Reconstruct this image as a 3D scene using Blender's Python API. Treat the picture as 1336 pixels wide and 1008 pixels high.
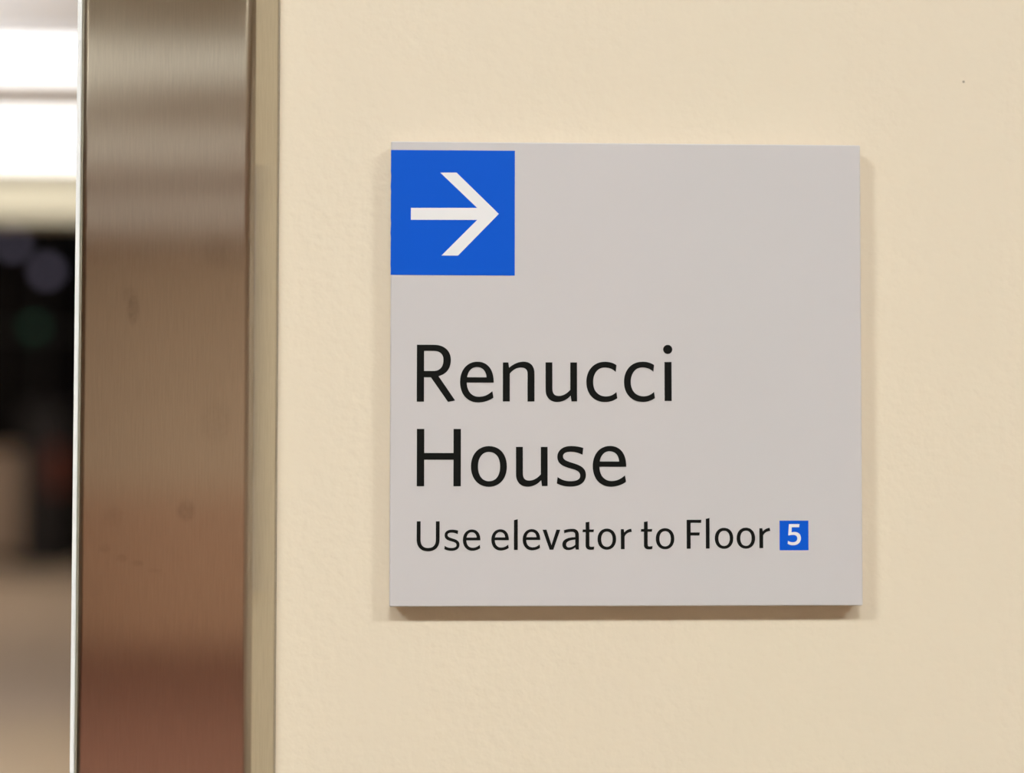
# Wayfinding sign on a cream wall beside a brushed steel door frame, lobby beyond.
import bpy, bmesh, math, re
from mathutils import Vector, Matrix
from mathutils.geometry import tessellate_polygon

sc = bpy.context.scene
COL = sc.collection
for o in list(bpy.data.objects):
    bpy.data.objects.remove(o)

# ------------------------------------------------------------------ camera, world, exposure
SIGN_Z = 1.5                      # height of the sign's centre above the floor
SIGN_T = 0.0095                   # thickness of the sign panel
cam_data = bpy.data.cameras.new('camera')
cam = bpy.data.objects.new('camera', cam_data)
COL.objects.link(cam)
yaw, pitch, roll = -3.36148502e-02, 3.04745368e-02, -1.49597376e-03
cam.matrix_world = (Matrix.Translation((-0.0699608, -0.6083113 - SIGN_T, SIGN_Z - 0.0242280))
                    @ Matrix.Rotation(yaw, 4, 'Z') @ Matrix.Rotation(pitch, 4, 'X')
                    @ Matrix.Rotation(roll, 4, 'Y') @ Matrix.Rotation(math.pi / 2, 4, 'X'))
cam_data.sensor_fit = 'HORIZONTAL'
cam_data.sensor_width = 36.0
cam_data.lens = 36.0 * 1855.0 / 1336.0
cam_data.clip_start = 0.02
cam_data.clip_end = 60
cam_data.dof.use_dof = True
cam_data.dof.focus_distance = 0.606
cam_data.dof.aperture_fstop = 2.7
sc.camera = cam

world = bpy.data.worlds.new('world')
sc.world = world
world.use_nodes = True
world.node_tree.nodes['Background'].inputs[0].default_value = (0.02, 0.02, 0.022, 1)
world.node_tree.nodes['Background'].inputs[1].default_value = 1.0

sc.view_settings.view_transform = 'Standard'
sc.view_settings.look = 'None'
sc.view_settings.gamma = 1.0
sc.view_settings.use_curve_mapping = False
sc.view_settings.exposure = 0.03
sc.cycles.use_denoising = True
sc.cycles.max_bounces = 10
sc.cycles.diffuse_bounces = 6

# lamp strengths (emission of the fixtures' diffusers)
KEY = {'left': 133.0, 'middle': 88.0, 'right': 91.0}
ROOM_ROWS = ((-4.05, 0.50, 0.60), (-5.5, 0.60, 0.48), (-7.3, 0.70, 0.55))    # y, depth, strength
LOBBY = 3.5
FAR_LOBBY_FILL = 24.0
BACK_FILL = 55.0                  # watts, each of two unseen fill lamps added to brighten the back wall
CEILING_FILL = 100.0                     # watts, unseen lamp added to lift the near lobby ceiling
ul = bpy.data.lights.new('lobby_ceiling_fill', 'AREA')
ul.shape, ul.size, ul.size_y, ul.energy, ul.color = 'RECTANGLE', 1.6, 0.12, CEILING_FILL, (0.92, 0.97, 1.10)
ulo = bpy.data.objects.new('lobby_ceiling_fill', ul)
COL.objects.link(ulo)
ulo.location = (-2.9, 2.6, 1.9)
ulo.rotation_euler = (math.pi, 0, 0)
for wx in (-2.4, 0.6):
    wl = bpy.data.lights.new('back_wall_fill', 'AREA')
    wl.shape, wl.size, wl.size_y, wl.energy, wl.color = 'RECTANGLE', 0.4, 0.2, BACK_FILL, (1.0, 0.97, 0.90)
    wo = bpy.data.objects.new('back_wall_fill', wl)
    COL.objects.link(wo)
    wo.location = (wx, -2.7, 2.6)
    wl.spread = math.radians(95)
    wo.rotation_euler = (math.radians(-64), 0, 0)
WARM = (0.95, 1.0, 0.97)
COOL = (0.975, 1.065, 1.09)

# ------------------------------------------------------------------ materials
def mat(name, color, rough=0.6, metal=0.0, spec=0.5):
    m = bpy.data.materials.new(name)
    m.use_nodes = True
    b = m.node_tree.nodes['Principled BSDF']
    b.inputs['Base Color'].default_value = (*color, 1)
    b.inputs['Roughness'].default_value = rough
    b.inputs['Metallic'].default_value = metal
    b.inputs['Specular IOR Level'].default_value = spec
    return m

def nd(m, kind, **kw):
    n = m.node_tree.nodes.new(kind)
    for k, v in kw.items():
        if k == 'inp':
            for i, val in v.items():
                n.inputs[i].default_value = val
        else:
            setattr(n, k, v)
    return n

def lk(m, a, b):
    m.node_tree.links.new(a, b)

def bsdf(m):
    return m.node_tree.nodes['Principled BSDF']

def noise(m, scale, detail=2.0, stretch=(1, 1, 1), rough=0.5):
    """object-space noise; the coordinate is divided by stretch so that grain runs along the long axis"""
    g = nd(m, 'ShaderNodeTexCoord')
    mp = nd(m, 'ShaderNodeMapping')
    mp.inputs['Scale'].default_value = stretch
    lk(m, g.outputs['Object'], mp.inputs['Vector'])
    n = nd(m, 'ShaderNodeTexNoise', inp={'Scale': scale, 'Detail': detail, 'Roughness': rough})
    lk(m, mp.outputs['Vector'], n.inputs['Vector'])
    return n

def mixed(m, fac, a, b):
    """colour between a and b by a factor socket"""
    x = nd(m, 'ShaderNodeMix', data_type='RGBA')
    lk(m, fac, x.inputs['Factor'])
    for sock, val in ((x.inputs[6], a), (x.inputs[7], b)):
        if isinstance(val, tuple):
            sock.default_value = (*val, 1)
        else:
            lk(m, val, sock)
    return x.outputs[2]

def bump(m, height, strength, dist):
    b = nd(m, 'ShaderNodeBump', inp={'Strength': strength, 'Distance': dist})
    lk(m, height, b.inputs['Height'])
    lk(m, b.outputs['Normal'], bsdf(m).inputs['Normal'])

def mottled(name, c1, c2, scale, rough, bump_d=0.0, stretch=(1, 1, 1), metal=0.0, spec=0.5, detail=3.0):
    m = mat(name, c1, rough, metal, spec)
    n = noise(m, scale, detail, stretch)
    lk(m, mixed(m, n.outputs['Fac'], c1, c2), bsdf(m).inputs['Base Color'])
    if bump_d:
        bump(m, n.outputs['Fac'], 0.5, bump_d)
    return m

def spot(m, centre, size, power=1.0):
    """1 inside an ellipse around a point of the surface, fading to 0 at its rim"""
    g = nd(m, 'ShaderNodeNewGeometry')
    s = nd(m, 'ShaderNodeVectorMath', operation='SUBTRACT')
    lk(m, g.outputs['Position'], s.inputs[0]); s.inputs[1].default_value = centre
    d = nd(m, 'ShaderNodeVectorMath', operation='DIVIDE')
    lk(m, s.outputs[0], d.inputs[0]); d.inputs[1].default_value = size
    ln = nd(m, 'ShaderNodeVectorMath', operation='LENGTH')
    lk(m, d.outputs[0], ln.inputs[0])
    r = nd(m, 'ShaderNodeMapRange', inp={1: 0.45, 2: 1.0, 3: power, 4: 0.0})
    r.interpolation_type = 'SMOOTHSTEP'
    lk(m, ln.outputs['Value'], r.inputs[0])
    return r.outputs[0]

def glow(name, color, strength, base=0.8):
    m = mat(name, (base, base, base), 0.5)
    bsdf(m).inputs['Emission Color'].default_value = (*color, 1)
    bsdf(m).inputs['Emission Strength'].default_value = strength
    return m

# painted drywall with a faint orange-peel and one nail hole
m_wall = mat('cream wall paint', (0.78, 0.655, 0.498), 0.55, 0, 0.35)
n1 = noise(m_wall, 210, 2.0)
n2 = noise(m_wall, 70, 2.0)
add = nd(m_wall, 'ShaderNodeMath', operation='ADD')
lk(m_wall, n1.outputs['Fac'], add.inputs[0]); lk(m_wall, n2.outputs['Fac'], add.inputs[1])
bump(m_wall, add.outputs[0], 0.5, 0.0007)
n3 = noise(m_wall, 5, 3.0)
c = mixed(m_wall, n3.outputs['Fac'], (0.792, 0.662, 0.498), (0.768, 0.648, 0.498))
hole = spot(m_wall, (0.15060, 0.0, SIGN_Z + 0.13), (0.0007, 0.01, 0.0007), 0.75)
lk(m_wall, mixed(m_wall, hole, c, (0.10, 0.07, 0.04)), bsdf(m_wall).inputs['Base Color'])

m_room = mottled('beige room paint', (0.52, 0.415, 0.325), (0.49, 0.39, 0.305), 4, 0.7)
m_ceil = mottled('pale ceiling tile', (0.82, 0.795, 0.73), (0.79, 0.765, 0.70), 60, 0.9)
m_white = mottled('white wall paint', (0.82, 0.81, 0.79), (0.79, 0.78, 0.76), 6, 0.6)
m_carpet = mottled('red brown carpet', (0.28, 0.128, 0.095), (0.24, 0.108, 0.08), 90, 0.95)
m_tile = mottled('tan floor tile', (0.45, 0.325, 0.195), (0.42, 0.30, 0.18), 5, 0.5)
m_tile_dark = mottled('brown floor tile', (0.46, 0.335, 0.225), (0.43, 0.31, 0.205), 5, 0.45)
m_wood = mottled('brown wood panelling', (0.46, 0.27, 0.18), (0.38, 0.22, 0.145), 6, 0.5, stretch=(1, 6, 0.5))
m_counter = mottled('light oak counter', (0.40, 0.285, 0.20), (0.35, 0.245, 0.17), 6, 0.5, stretch=(3, 3, 0.4))
m_dark = mottled('charcoal wall paint', (0.0075, 0.006, 0.0055), (0.0055, 0.0045, 0.004), 3, 0.9, spec=0.0)
m_glass_dark = mat('dark night glass', (0.003, 0.003, 0.0035), 0.12, 0, 0.12)
m_black = mottled('black powder coat', (0.018, 0.013, 0.012), (0.012, 0.010, 0.009), 40, 0.6, spec=0.3)
m_red = mottled('deep red panel', (0.15, 0.028, 0.010), (0.13, 0.024, 0.009), 8, 0.6)
m_fixture = mat('white fixture metal', (0.75, 0.74, 0.72), 0.4)
m_edge_highlight = mat('white edge highlight', (0.90, 0.88, 0.86), 0.3)  # bright edge of the frame, its highlight put in as white
m_caulk = mottled('grey brown caulk', (0.42, 0.34, 0.24), (0.30, 0.24, 0.17), 500, 0.7)

# brushed stainless steel: vertical grain, reflections smeared sideways, fingerprints
m_steel = mat('brushed stainless steel', (0.60, 0.545, 0.47), 0.19, 1.0)
g1 = noise(m_steel, 1.0, 3.0, (1500, 1500, 70), 0.6)
g2 = noise(m_steel, 14, 4.0, (1, 1, 0.6))
col = mixed(m_steel, g1.outputs['Fac'], (0.540, 0.500, 0.420), (0.690, 0.642, 0.540))
sm = None
for cx, cz, sx, sz, pw in ((-0.2048, 0.0254, 0.0032, 0.0085, 0.42), (-0.2062, 0.031, 0.0040, 0.0050, 0.18),
                           (-0.1825, -0.0557, 0.0050, 0.0060, 0.28), (-0.1700, 0.0500, 0.0080, 0.0100, 0.12),
                           (-0.2155, -0.0710, 0.0030, 0.0024, 0.16), (-0.2085, -0.0750, 0.0030, 0.0024, 0.18),
                           (-0.2020, -0.0770, 0.0036, 0.0018, 0.17), (-0.1950, -0.0800, 0.0040, 0.0012, 0.12),
                           (-0.1705, -0.0200, 0.0090, 0.0120, 0.15), (-0.2120, -0.0580, 0.0060, 0.0060, 0.12)):
    s = spot(m_steel, (cx * 1.0238, -0.0140, SIGN_Z + cz * 1.044), (sx, 0.01, sz), pw)
    if sm is None:
        sm = s
    else:
        a = nd(m_steel, 'ShaderNodeMath', operation='MAXIMUM')
        lk(m_steel, sm, a.inputs[0]); lk(m_steel, s, a.inputs[1])
        sm = a.outputs[0]
br = nd(m_steel, 'ShaderNodeMapRange', inp={1: 0.35, 2: 0.75, 3: 0.4, 4: 1.0})
g3 = noise(m_steel, 420, 3.0)
lk(m_steel, g3.outputs['Fac'], br.inputs[0])
mu = nd(m_steel, 'ShaderNodeMath', operation='MULTIPLY')
lk(m_steel, sm, mu.inputs[0]); lk(m_steel, br.outputs[0], mu.inputs[1])
lk(m_steel, mixed(m_steel, mu.outputs[0], col, (0.20, 0.17, 0.14)), bsdf(m_steel).inputs['Base Color'])
rr = nd(m_steel, 'ShaderNodeMapRange', inp={1: 0.3, 2: 0.7, 3: 0.135, 4: 0.165})
lk(m_steel, g2.outputs['Fac'], rr.inputs[0])
lk(m_steel, rr.outputs[0], bsdf(m_steel).inputs['Roughness'])
bsdf(m_steel).inputs['Anisotropic'].default_value = 1.0
tg = nd(m_steel, 'ShaderNodeCombineXYZ')
tg.inputs[0].default_value = 1.0
lk(m_steel, tg.outputs[0], bsdf(m_steel).inputs['Tangent'])

# the sign
m_sign = mottled('satin grey sign face', (0.602, 0.552, 0.542), (0.592, 0.543, 0.533), 30, 0.45, spec=0.35)
m_sign_edge = mat('satin grey sign edge', (0.62, 0.56, 0.53), 0.4)
m_blue = mat('blue vinyl', (0.0040, 0.094, 0.590), 0.45, 0, 0.08)
m_ink = mat('black vinyl', (0.0080, 0.0082, 0.0070), 0.5, 0, 0.06)
m_arrow = mat('white vinyl', (0.83, 0.79, 0.78), 0.4, 0, 0.35)

# ------------------------------------------------------------------ helpers
def link(name, bm, material, parent=None, smooth=False):
    me = bpy.data.meshes.new(name)
    bmesh.ops.recalc_face_normals(bm, faces=bm.faces)
    bm.to_mesh(me)
    bm.free()
    me.materials.append(material)
    if smooth:
        for p in me.polygons:
            p.use_smooth = True
    o = bpy.data.objects.new(name, me)
    COL.objects.link(o)
    if parent:
        o.parent = parent
    return o

def add_box(bm, x0, x1, y0, y1, z0, z1, bevel=0.0, seg=2):
    r = bmesh.ops.create_cube(bm, size=1.0)
    vs = r['verts']
    bmesh.ops.scale(bm, vec=(x1 - x0, y1 - y0, z1 - z0), verts=vs)
    bmesh.ops.translate(bm, vec=((x0 + x1) / 2, (y0 + y1) / 2, (z0 + z1) / 2), verts=vs)
    if bevel:
        es = list({e for v in vs for e in v.link_edges})
        bmesh.ops.bevel(bm, geom=es, offset=bevel, segments=seg, profile=0.5, affect='EDGES')

def box(name, ext, material, parent=None, bevel=0.0, seg=2):
    bm = bmesh.new()
    add_box(bm, *ext, bevel=bevel, seg=seg)
    return link(name, bm, material, parent)

def tag(o, label, cat, group=None, kind=None):
    if label: o['label'] = label
    if cat: o['category'] = cat
    if group: o['group'] = group
    if kind: o['kind'] = kind
    return o

def thing(name, label, cat, loc, group=None, kind=None):
    o = bpy.data.objects.new(name, None)
    COL.objects.link(o)
    o.location = loc
    o.empty_display_size = 0.05
    return tag(o, label, cat, group, kind)

def duplicate(root, loc, label):
    r = root.copy(); COL.objects.link(r); r.location = loc; r['label'] = label
    for ch in root.children:
        c_ = ch.copy(); COL.objects.link(c_); c_.parent = r
        for g_ in ch.children:
            d_ = g_.copy(); COL.objects.link(d_); d_.parent = c_
    return r

def lathe(bm, profile, seg=28):
    """profile: (radius, z) pairs from bottom to top"""
    rings = []
    for r, z in profile:
        if r < 1e-6:
            rings.append([bm.verts.new((0, 0, z))])
        else:
            rings.append([bm.verts.new((r * math.cos(2 * math.pi * k / seg), r * math.sin(2 * math.pi * k / seg), z)) for k in range(seg)])
    for a, b in zip(rings, rings[1:]):
        for k in range(seg):
            k2 = (k + 1) % seg
            f = [a[k % len(a)], a[k2 % len(a)], b[k2 % len(b)], b[k % len(b)]]
            f = list(dict.fromkeys(f))
            if len(f) > 2:
                bm.faces.new(f)

def flat_shape(bm, contours, y_front, y_back):
    """contours in the x-z plane (outer first, then holes) as a thin solid: front face, back face and edges"""
    tris = tessellate_polygon([[Vector((x, z, 0)) for x, z in c_] for c_ in contours])
    pts = [p for c_ in contours for p in c_]
    F = [bm.verts.new((x, y_front, z)) for x, z in pts]
    B = [bm.verts.new((x, y_back, z)) for x, z in pts]
    for t in tris:
        if len(set(t)) == 3:
            try:
                bm.faces.new([F[i] for i in t]); bm.faces.new([B[i] for i in reversed(t)])
            except ValueError:
                pass
    k0 = 0
    for c_ in contours:
        n = len(c_)
        for i in range(n):
            a, b = k0 + i, k0 + (i + 1) % n
            bm.faces.new((F[a], F[b], B[b], B[a]))
        k0 += n

def path_contours(path, seg=12):
    out = []
    cur = None
    for op, args in re.findall(r'([MLCZ])([^MLCZ]*)', path):
        pts = [tuple(float(v) for v in p.split(',')) for p in args.split()]
        if op == 'M':
            cur = [pts[0]]; out.append(cur)
        elif op == 'L':
            cur.append(pts[0])
        elif op == 'C':
            p0 = cur[-1]; p1, p2, p3 = pts
            for i in range(1, seg + 1):
                t = i / seg; u = 1 - t
                cur.append(tuple(u * u * u * p0[k] + 3 * u * u * t * p1[k] + 3 * u * t * t * p2[k] + t * t * t * p3[k] for k in (0, 1)))
    for c_ in out:
        while len(c_) > 1 and math.hypot(c_[0][0] - c_[-1][0], c_[0][1] - c_[-1][1]) < 1e-4:
            c_.pop()
    return out

# ------------------------------------------------------------------ the setting
X0, X1, Y0, Y1, CEIL = -7.0, 2.6, -9.2, 15.9, 2.7
JAMB_X = -0.151                     # where the wall meets the steel frame
def struct(o, label, cat):
    return tag(o, label, cat, None, 'structure')

struct(box('wall_front', (JAMB_X, X1, 0.0, 0.15, 0, CEIL), m_wall), 'smooth cream painted wall behind the grey sign', 'wall')
struct(box('wall_left_front', (X0, -1.75, 0.0, 0.15, 0, CEIL), m_white), 'white painted wall on the far side of the doorway', 'wall')
struct(box('wall_back', (X0, X1, Y0 - 0.1, Y0, 0, 4.6), mottled('tan back wall paint', (0.52, 0.40, 0.305), (0.49, 0.375, 0.285), 4, 0.7)), 'beige wall at the back of the room', 'wall')
struct(box('baseboard_back', (X0 + 0.01, X1 - 0.01, Y0 + 0.001, Y0 + 0.03, 0, 1.05), m_wood), 'brown wood wainscot along the back wall', 'wainscot')
struct(box('wall_left', (X0 - 0.1, X0, Y0, Y1, 0, 4.6), m_room), 'beige side wall of the room and lobby', 'wall')
struct(box('wall_right', (X1, X1 + 0.1, Y0, Y1, 0, 4.6), m_room), 'beige wall closing the room beyond the sign', 'wall')
struct(box('wall_far', (X0, X1, Y1, Y1 + 0.1, 0, 4.6), m_dark), 'dark charcoal wall at the far end of the lobby', 'wall')
fl = struct(box('floor', (X0, X1, Y0, Y1, -0.1, 0), m_tile), 'tan tiled lobby floor running away through the doorway', 'floor')
box('carpet_field', (X0 + 0.05, X1 - 0.05, Y0 + 0.035, -4.6, 0.0005, 0.004), m_carpet, fl)
box('hall_carpet', (X0 + 0.05, X1 - 0.05, -4.595, -0.25, 0.0005, 0.004), mottled('taupe carpet', (0.31, 0.265, 0.205), (0.27, 0.23, 0.18), 80, 0.95), fl)
box('tile_field', (X0 + 0.05, X1 - 0.05, 6.75, Y1 - 0.05, 0.0005, 0.003), m_tile_dark, fl)
struct(box('ceiling', (X0, X1, Y0, 5.97, CEIL, CEIL + 0.1), m_ceil), 'pale ceiling over the room and near lobby', 'ceiling')
struct(box('ceiling_far', (X0, X1, 5.97, Y1, 4.5, 4.6), m_dark), 'dark high ceiling over the far lobby', 'ceiling')
struct(box('wall_header', (X0, X1, 5.97, 6.17, 2.455, 4.5), mottled('cream bulkhead paint', (0.50, 0.46, 0.345), (0.48, 0.44, 0.33), 5, 0.7)),
       'cream bulkhead band hanging below the bright lobby ceiling', 'bulkhead')

# dark glazing at the far end: frame, mullions, panes
win = struct(thing('window_1', None, None, (-4.9, Y1, 0)), 'dark night-time glazing at the far end of the lobby', 'window')
for i in range(5):
    x = -1.8 + i * 0.9
    box('mullion', (x - 0.03, x + 0.03, -0.09, -0.005, 1.25, 3.9), m_black, win)
for z in (1.25, 2.6, 3.9):
    box('transom', (-1.83, 1.83, -0.085, -0.006, z - 0.03, z + 0.03), m_black, win)
for i in range(4):
    for z0, z1 in ((1.285, 2.565), (2.635, 3.865)):
        x = -1.8 + i * 0.9
        box('pane', (x + 0.035, x + 0.865, -0.05, -0.04, z0, z1), m_glass_dark, win)

# ------------------------------------------------------------------ steel door frame
def fillet(p0, p1, p2, r, n=8):
    """points rounding the corner p1 between p0 and p2"""
    a = (Vector(p0) - Vector(p1)).normalized(); b = (Vector(p2) - Vector(p1)).normalized()
    half = a.angle(b) / 2
    d = r / math.tan(half)
    ctr = Vector(p1) + (a + b).normalized() * (r / math.sin(half))
    s, e = Vector(p1) + a * d - ctr, Vector(p1) + b * d - ctr
    out = []
    for i in range(n + 1):
        t = i / n
        v = s.lerp(e, t).normalized() * r
        out.append(tuple(ctr + v))
    return out

FACE_Y, FL, FR = -0.0140, -0.2333, -0.1606
prof = [(JAMB_X, -0.0002)]
prof += fillet((JAMB_X, 0), (FR, FACE_Y), (FL, FACE_Y), 0.0060, 12)
prof += fillet((FR, FACE_Y), (FL, FACE_Y), (FL, 0.15), 0.0042, 12)
prof += [(FL, 0.151), (JAMB_X - 0.0005, 0.151), (JAMB_X - 0.0005, -0.0002)]
bm = bmesh.new()
lo = [bm.verts.new((x, y, 0.0)) for x, y in prof]
hi = [bm.verts.new((x, y, 2.4)) for x, y in prof]
for i in range(len(prof)):
    j = (i + 1) % len(prof)
    bm.faces.new((lo[i], lo[j], hi[j], hi[i]))
bm.faces.new(lo[::-1]); bm.faces.new(hi)
frame = link('trim_1', bm, m_steel, None, True)
frame.data.set_sharp_from_angle(angle=math.radians(25))
struct(frame, 'brushed stainless steel door frame upright with fingerprint smudges, beside the cream wall', 'door frame')
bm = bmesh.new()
add_box(bm, FL - 0.0012, FL + 0.0006, FACE_Y + 0.0009, 0.10, 0.0, 2.4, bevel=0.0004)  # added white strip in place of the highlight along the steel bend
e_ = link('edge_highlight', bm, m_edge_highlight, frame); e_['label'] = 'thin white strip standing for the bright highlight on the doorway side of the frame'
bm = bmesh.new()
add_box(bm, JAMB_X - 0.0004, JAMB_X + 0.0005, -0.0006, -0.00005, 0.0, 2.4, bevel=0.0003)
e_ = link('caulk_bead', bm, m_caulk, frame); e_['label'] = 'thin dark caulk line where the steel meets the wall'

# ------------------------------------------------------------------ ceiling lights
def ceiling_light(name, label, x, y, w, d, strength, group, color=WARM, z=CEIL):
    t = thing(name, label, 'ceiling light', (x, y, z), group)
    f = 0.03
    bm = bmesh.new()
    add_box(bm, -w / 2 - f, w / 2 + f, -d / 2 - f, -d / 2, -0.03, -0.0005)
    add_box(bm, -w / 2 - f, w / 2 + f, d / 2, d / 2 + f, -0.03, -0.0005)
    add_box(bm, -w / 2 - f, -w / 2, -d / 2, d / 2, -0.03, -0.0005)
    add_box(bm, w / 2, w / 2 + f, -d / 2, d / 2, -0.03, -0.0005)
    link('light_frame', bm, m_fixture, t)
    box('diffuser', (-w / 2 + 0.001, w / 2 - 0.001, -d / 2 + 0.001, d / 2 - 0.001, -0.022, -0.012),
        glow('diffuser of ' + label, color, strength), t)
    return t

KG = 'ceiling lights washing the sign wall'
ceiling_light('ceiling_light', 'small ceiling light above the doorway side of the sign wall', -1.45, -1.55, 0.45, 0.22, KEY['left'], KG, COOL)
ceiling_light('ceiling_light', 'small ceiling light straight above and before the grey sign', -0.05, -1.62, 0.45, 0.22, KEY['middle'], KG, COOL)
ceiling_light('ceiling_light', 'small ceiling light above the wall side away from the doorway', 1.25, -1.55, 0.45, 0.22, KEY['right'], KG, COOL)
RG = 'broad ceiling lights in rows behind the viewer'
for (y, d, s), word in zip(ROOM_ROWS, ('nearest', 'second', 'farthest')):
    ceiling_light('ceiling_light', 'wide ceiling light, %s row back from the sign wall' % word, -1.6, y, 3.4, d, s, RG)
LG = 'bright luminous panels in the lobby ceiling'
ceiling_light('ceiling_light', 'bright white luminous ceiling panel nearest the doorway', -2.2, 4.02, 3.0, 0.44, LOBBY, LG, (1.0, 0.985, 0.96))
ceiling_light('ceiling_light', 'bright white luminous ceiling panel beside the cream bulkhead', -2.2, 5.34, 3.0, 1.06, LOBBY, LG, (1.0, 0.985, 0.95))

ceiling_light('ceiling_light', 'unseen high ceiling light added to brighten the far lobby floor', -4.4, 11.2, 2.4, 0.8, FAR_LOBBY_FILL, 'added fill lights of the far lobby', (1.0, 0.96, 0.92), 4.5)  # added behind the bulkhead, out of view, so the far floor is lit

# ------------------------------------------------------------------ lobby things (all far out of focus)
ct = thing('reception_counter', 'pale brown counter front standing at the far end of the lobby', 'counter', (-5.75, 15.55, 0))
box('counter_front', (-1.1, 0.80, -0.25, 0.2, 0.08, 1.22), m_counter, ct, 0.01)
box('counter_top', (-1.15, 0.85, -0.32, 0.25, 1.222, 1.262), m_counter, ct, 0.008)
box('toe_kick', (-1.05, 0.75, -0.20, 0.15, 0.0, 0.079), m_black, ct)

kk = thing('kiosk', 'dark upright kiosk with a red panel standing on the lobby floor', 'kiosk', (-4.62, 15.0, 0))
box('base_plate', (-0.34, 0.30, -0.25, 0.25, 0.0, 0.05), m_black, kk, 0.015)
box('body', (-0.22, 0.26, -0.12, 0.12, 0.051, 1.72), m_black, kk, 0.02)
box('red_panel', (0.08, 0.245, -0.138, -0.122, 0.80, 1.28), m_red, kk, 0.005)['label'] = 'deep red panel on the kiosk front'

def pendant(label, x, y, z, color, strength, group):
    t = thing('pendant_lamp', label, 'lamp', (x, y, z), group)
    bm = bmesh.new()
    lathe(bm, [(0, -0.075)] + [(0.075 * math.cos(a), 0.075 * math.sin(a)) for a in [math.radians(-75 + 15 * k) for k in range(10)]] + [(0.02, 0.073)], 24)
    link('globe', bm, glow('globe of ' + label, color, strength, 0.05), t, True)
    bm = bmesh.new()
    lathe(bm, [(0.0, 0.068), (0.025, 0.068), (0.025, 0.11), (0.008, 0.12), (0.008, 4.5 - z - 0.001), (0, 4.5 - z - 0.001)], 12)
    link('stem', bm, m_black, t)
    return t
PG = 'dim globe lamps in the dark lobby'
pendant('dim lilac globe lamp under the bulkhead, nearer the doorway edge of view', -5.05, 15.2, SIGN_Z + 2.02, (0.62, 0.55, 0.76), 0.34, PG)
pendant('dim lilac globe lamp hanging lower, beside the steel frame', -4.68, 15.2, SIGN_Z + 1.72, (0.62, 0.54, 0.76), 0.34, PG)
t = thing('indicator_lamp', 'small dim green lamp on the dark lobby wall', 'lamp', (-4.97, Y1, SIGN_Z + 1.12))
box('housing', (-0.11, 0.11, -0.06, -0.001, -0.08, 0.08), m_black, t, 0.008)
box('lens', (-0.09, 0.09, -0.068, -0.0605, -0.06, 0.06), glow('green lens', (0.05, 0.8, 0.4), 0.16, 0.03), t)

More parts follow.
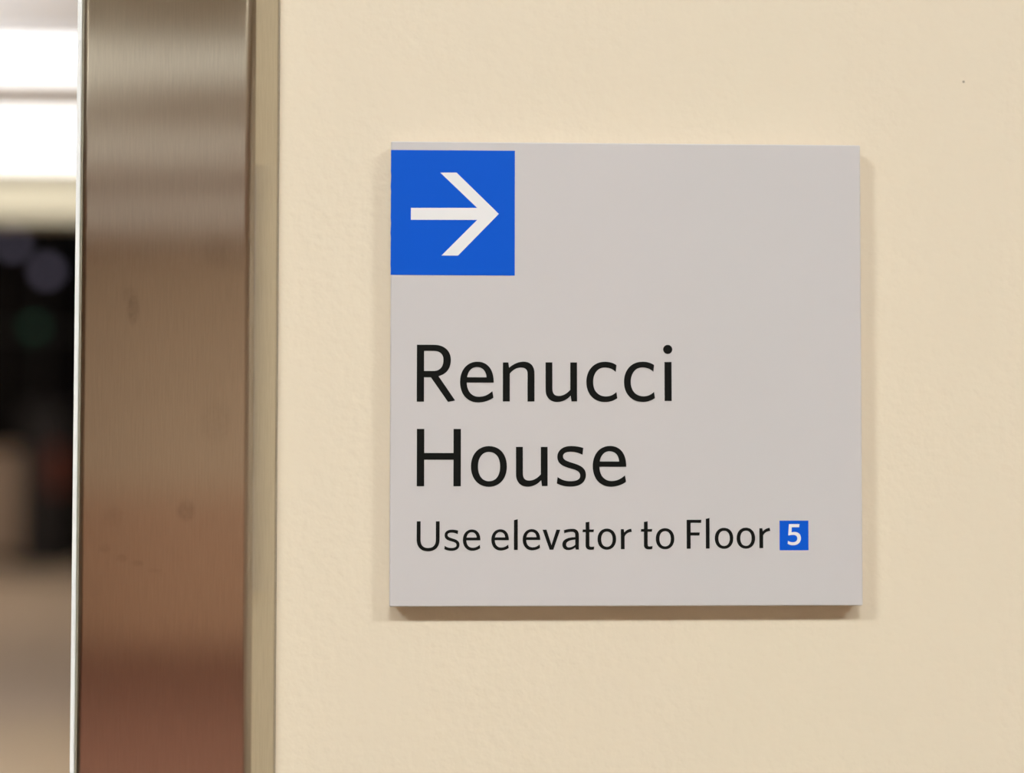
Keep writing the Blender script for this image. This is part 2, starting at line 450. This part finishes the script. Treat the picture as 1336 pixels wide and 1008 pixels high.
# ------------------------------------------------------------------ the sign
W, H = 0.2032, 0.1990
GLYPHS = {
    'R': 'M0.00,24.37 L7.33,24.37 C11.83,24.37 14.54,21.69 14.54,17.89 C14.54,14.23 12.68,11.83 9.30,10.90 L16.40,0.56 L13.38,-0.08 L6.00,10.42 L3.10,10.42 L3.10,-0.00 L0.00,-0.00 Z M3.10,21.75 L7.18,21.75 C9.86,21.75 11.35,20.29 11.35,17.89 C11.35,14.93 9.86,13.16 7.04,13.16 L3.10,13.16 Z',
    'e': 'M14.41,8.14 L2.90,8.14 C2.94,4.51 4.93,2.10 8.08,2.10 C10.38,2.10 12.06,2.94 13.85,4.51 L14.33,1.74 C12.48,0.31 9.96,-0.36 7.66,-0.36 C3.25,-0.36 0.00,3.04 0.00,8.50 C0.00,13.53 3.04,17.10 7.45,17.10 C11.85,17.10 14.52,13.74 14.41,8.14 Z M3.04,10.43 L11.33,10.43 C11.22,13.11 9.55,14.79 7.24,14.79 C5.03,14.79 3.46,13.11 3.04,10.43 Z',
    'n': 'M0.00,16.74 L2.37,16.74 L2.66,14.48 C4.51,16.05 6.61,17.08 8.92,17.08 C11.85,17.08 13.57,15.21 13.57,12.06 L13.57,-0.00 L10.59,-0.00 L10.59,11.85 C10.59,13.64 9.55,14.52 7.76,14.52 C6.08,14.52 4.51,13.74 3.00,11.96 L3.00,-0.00 L0.00,-0.00 Z',
    'u': 'M0.00,16.72 L2.94,16.72 L2.98,5.50 C2.98,3.29 3.88,2.35 5.77,2.35 C7.34,2.35 9.02,3.19 10.64,4.97 L10.64,16.72 L13.55,16.72 L13.57,-0.00 L11.16,-0.00 L10.80,2.45 C9.23,0.67 7.13,-0.29 5.03,-0.29 C1.99,-0.29 0.04,1.72 0.04,4.87 Z',
    'c': 'M13.01,15.52 C11.79,16.43 10.11,16.95 8.01,16.95 C3.19,16.95 0.00,13.43 0.00,8.18 C0.00,3.15 3.19,-0.36 8.01,-0.36 C10.11,-0.36 11.79,0.21 13.36,1.32 L12.94,3.99 C11.68,2.73 10.11,2.10 8.43,2.10 C5.08,2.10 2.94,4.51 2.94,8.18 C2.94,11.85 4.87,14.45 7.91,14.45 C9.80,14.45 11.37,13.85 12.69,12.59 Z',
    'i': 'M0.00,16.76 L3.04,16.76 L3.10,-0.00 L0.06,-0.00 Z M-0.56,22.16 C-0.56,23.26 0.31,24.13 1.41,24.13 C2.51,24.13 3.38,23.26 3.38,22.16 C3.38,21.07 2.51,20.19 1.41,20.19 C0.31,20.19 -0.56,21.07 -0.56,22.16 Z',
    'H': 'M0.00,24.43 L3.16,24.43 L3.16,14.17 L15.63,14.17 L15.63,24.43 L18.79,24.43 L18.79,-0.00 L15.63,-0.00 L15.63,11.28 L3.16,11.28 L3.16,-0.00 L0.00,-0.00 Z',
    'o': 'M0.00,8.39 C0.00,13.48 3.04,17.09 7.72,17.09 C12.37,17.09 15.37,13.48 15.37,8.39 C15.37,3.31 12.37,-0.29 7.72,-0.29 C3.04,-0.29 0.00,3.31 0.00,8.39 Z M3.04,8.34 C3.04,4.68 4.72,2.10 7.76,2.10 C10.80,2.10 12.47,4.68 12.47,8.34 C12.47,12.01 10.80,14.59 7.76,14.59 C4.72,14.59 3.04,12.01 3.04,8.34 Z',
    's': 'M11.36,16.25 C9.79,16.79 7.90,17.07 6.02,17.07 C2.45,17.07 0.19,15.09 0.19,12.37 C0.19,10.17 1.61,8.91 3.92,8.07 C5.60,7.44 7.27,7.23 8.53,6.56 C9.54,6.02 10.00,5.35 10.00,4.30 C10.00,2.73 8.32,2.03 5.81,2.03 C3.92,2.03 2.03,2.52 0.31,3.84 L0.00,1.05 C1.82,0.10 3.92,-0.31 5.91,-0.31 C10.00,-0.31 12.47,1.57 12.47,4.72 C12.47,6.81 11.26,8.07 9.37,8.91 C7.69,9.64 6.02,9.96 4.34,10.69 C3.19,11.22 2.66,11.74 2.66,12.68 C2.66,13.94 3.92,14.61 6.02,14.61 C7.69,14.61 9.37,14.15 10.99,13.31 Z',
    'U': 'M0.00,12.45 L1.66,12.45 L1.66,4.70 C1.66,2.32 2.70,1.14 4.84,1.14 C7.02,1.14 8.16,2.32 8.16,4.70 L8.16,12.45 L9.75,12.45 L9.75,4.70 C9.75,1.61 7.92,-0.28 4.89,-0.28 C1.80,-0.28 0.00,1.61 0.00,4.70 Z',
    'l': 'M0.00,12.71 L1.61,13.09 L1.61,-0.00 L0.00,-0.00 Z',
    'v': 'M0.00,8.54 L1.71,8.54 L3.84,1.97 L5.93,8.54 L7.59,8.54 L4.63,-0.00 L3.04,-0.00 Z',
    'a': 'M0.67,8.30 C1.90,8.68 3.14,8.87 4.25,8.87 C6.23,8.87 7.07,7.79 7.07,6.13 L7.07,-0.00 L5.78,-0.00 L5.51,0.94 C4.62,0.15 3.63,-0.20 2.52,-0.20 C0.91,-0.20 -0.02,0.82 -0.02,2.17 C-0.02,4.10 1.78,5.24 5.51,5.31 L5.51,6.08 C5.51,7.12 5.07,7.59 3.95,7.59 C3.02,7.59 1.90,7.37 0.79,6.99 Z M5.51,4.23 L5.51,2.10 C4.75,1.31 3.63,0.94 2.77,0.94 C2.03,0.94 1.63,1.43 1.63,2.22 C1.63,3.21 2.77,4.10 5.51,4.23 Z',
    't': 'M1.33,11.57 L2.94,11.81 L2.94,8.53 L4.92,8.53 L4.75,7.39 L2.94,7.39 L2.94,1.93 C2.94,1.26 3.29,1.06 3.91,1.11 L5.02,1.21 L4.89,-0.02 C4.28,-0.12 3.78,-0.15 3.29,-0.15 C2.05,-0.10 1.33,0.57 1.33,1.68 L1.33,7.39 L0.00,7.39 L0.12,8.53 L1.33,8.53 Z',
    'r': 'M0.00,8.55 L1.26,8.55 L1.48,7.14 C2.22,8.11 3.34,8.63 4.45,8.72 L4.72,7.37 C3.46,7.29 2.35,6.82 1.63,5.46 L1.63,-0.00 L0.00,-0.00 Z',
    'F': 'M0.00,12.36 L6.38,12.36 L6.23,11.05 L1.71,11.05 L1.71,6.97 L5.66,6.97 L5.51,5.64 L1.71,5.64 L1.71,-0.00 L0.00,-0.00 Z',
    '5': 'M0.40,8.91 L4.94,8.91 L4.77,7.60 L1.58,7.60 L1.48,5.38 C1.92,5.51 2.42,5.55 2.76,5.55 C4.54,5.55 5.55,4.37 5.55,2.96 C5.55,1.01 4.10,-0.13 2.08,-0.13 C1.24,-0.13 0.40,0.07 -0.17,0.54 L-0.03,1.75 C0.74,1.28 1.41,1.14 2.08,1.14 C3.36,1.14 4.00,1.88 4.00,2.79 C4.00,3.80 3.26,4.30 2.25,4.30 C1.58,4.30 0.91,4.24 0.30,4.04 L0.07,4.30 Z',
}
LINES = [
    [('R', -90.22, -12.27, 1), ('e', -71.76, -12.18, 1), ('n', -53.43, -12.09, 1), ('u', -35.14, -11.99, 1), ('c', -17.61, -11.91, 1), ('c', -1.4, -11.82, 1), ('i', 16.08, -11.73, 1)] ,
    [('H', -90.09, -48.3, 1), ('o', -67.01, -48.25, 1), ('u', -47.77, -48.2, 1), ('s', -30.25, -48.16, 1), ('e', -14.86, -48.13, 1)] ,
    [('U', -90.03, -75.67, 1), ('s', -78.26, -75.6, 0.518), ('e', -70.36, -75.55, 0.518), ('e', -58.23, -75.48, 0.518), ('l', -48.57, -75.43, 1), ('e', -44.82, -75.41, 0.518), ('v', -36.36, -75.36, 1), ('a', -27.87, -75.31, 1), ('t', -19.24, -75.26, 1), ('o', -12.8, -75.22, 0.518), ('r', -2.8, -75.16, 1), ('t', 5.79, -75.11, 1), ('o', 12.21, -75.07, 0.518), ('F', 25.5, -75.0, 1), ('l', 33.76, -74.95, 1), ('o', 37.62, -74.92, 0.518), ('o', 47.05, -74.87, 0.518), ('r', 56.88, -74.81, 1)] ,
]
sign = thing('wall_sign', 'square grey directional sign with blue arrow tile and black lettering on cream wall', 'sign', (0, 0, SIGN_Z))
bm = bmesh.new()
add_box(bm, -W / 2, W / 2, -SIGN_T, -0.0001, -H / 2, H / 2, bevel=0.0006, seg=3)
panel = link('panel', bm, m_sign, sign)

FRONT = -SIGN_T
# blue arrow tile, wrapped to the left edge of the panel, its cut edge slightly uneven
tl, tr, tt, tb = -0.1016, -0.0484, 0.0957, 0.0420
left = [(tl + 0.00012 * math.sin(k * 2.1) * (0.5 + 0.5 * math.cos(k * 0.7)), tb + (tt - tb) * k / 24) for k in range(25)]
bm = bmesh.new()
flat_shape(bm, [[(tr, tb - 0.00006), (tr, tt + 0.0001)] + left[::-1]], FRONT - 0.00012, FRONT - 0.00001)
tile = link('arrow_tile', bm, m_blue, sign); tile['label'] = 'blue square arrow tile at the upper corner of the sign'
bm = bmesh.new()
A = [(-80.47, 86.09), (-73.49, 86.14), (-55.29, 68.45), (-72.74, 50.42), (-79.84, 50.38), (-64.56, 65.80), (-93.00, 65.68), (-92.98, 70.79), (-64.57, 70.98)]
flat_shape(bm, [[(x / 1000, z / 1000) for x, z in A]], FRONT - 0.00022, FRONT - 0.000125)
link('arrow', bm, m_arrow, tile)['label'] = 'white arrow pointing right'

# lettering: every letter a thin vinyl piece of its own
mesh_of = {}
def glyph_mesh(ch, scale, material):
    key = (ch, scale)
    if key not in mesh_of:
        cs = [[(x * scale / 1000, z * scale / 1000) for x, z in c_] for c_ in path_contours(GLYPHS[ch])]
        bm = bmesh.new()
        if ch == 'i':
            for c_ in cs:
                flat_shape(bm, [c_], -0.00012, -0.00001)
        else:
            flat_shape(bm, cs, -0.00012, -0.00001)
        bmesh.ops.recalc_face_normals(bm, faces=bm.faces)
        me = bpy.data.meshes.new('letter')
        bm.to_mesh(me); bm.free()
        me.materials.append(material)
        mesh_of[key] = me
    return mesh_of[key]

for row, text in zip(LINES, ('upper line of large black lettering', 'lower line of large black lettering', 'single line of small black lettering')):
    line = bpy.data.objects.new('text_line', None)
    COL.objects.link(line); line.parent = sign; line.empty_display_size = 0.01
    line.location = (row[0][1] / 1000, FRONT, row[0][2] / 1000)
    line['label'] = text
    for ch, x, z, s in row:
        o = bpy.data.objects.new('letter', glyph_mesh(ch, s, m_ink))
        COL.objects.link(o); o.parent = line
        o.location = ((x - row[0][1]) / 1000, 0, (z - row[0][2]) / 1000)

bm = bmesh.new()
add_box(bm, 0.06561, 0.07810, FRONT - 0.00012, FRONT - 0.00001, -0.07572, -0.06302)
tile5 = link('floor_tile', bm, m_blue, sign); tile5['label'] = 'small blue square with a white floor number'
o = bpy.data.objects.new('digit', glyph_mesh('5', 1, m_arrow))
COL.objects.link(o); o.parent = tile5
o.location = (0.06926, FRONT - 0.000125, -0.07343)
o['label'] = 'white digit 5'
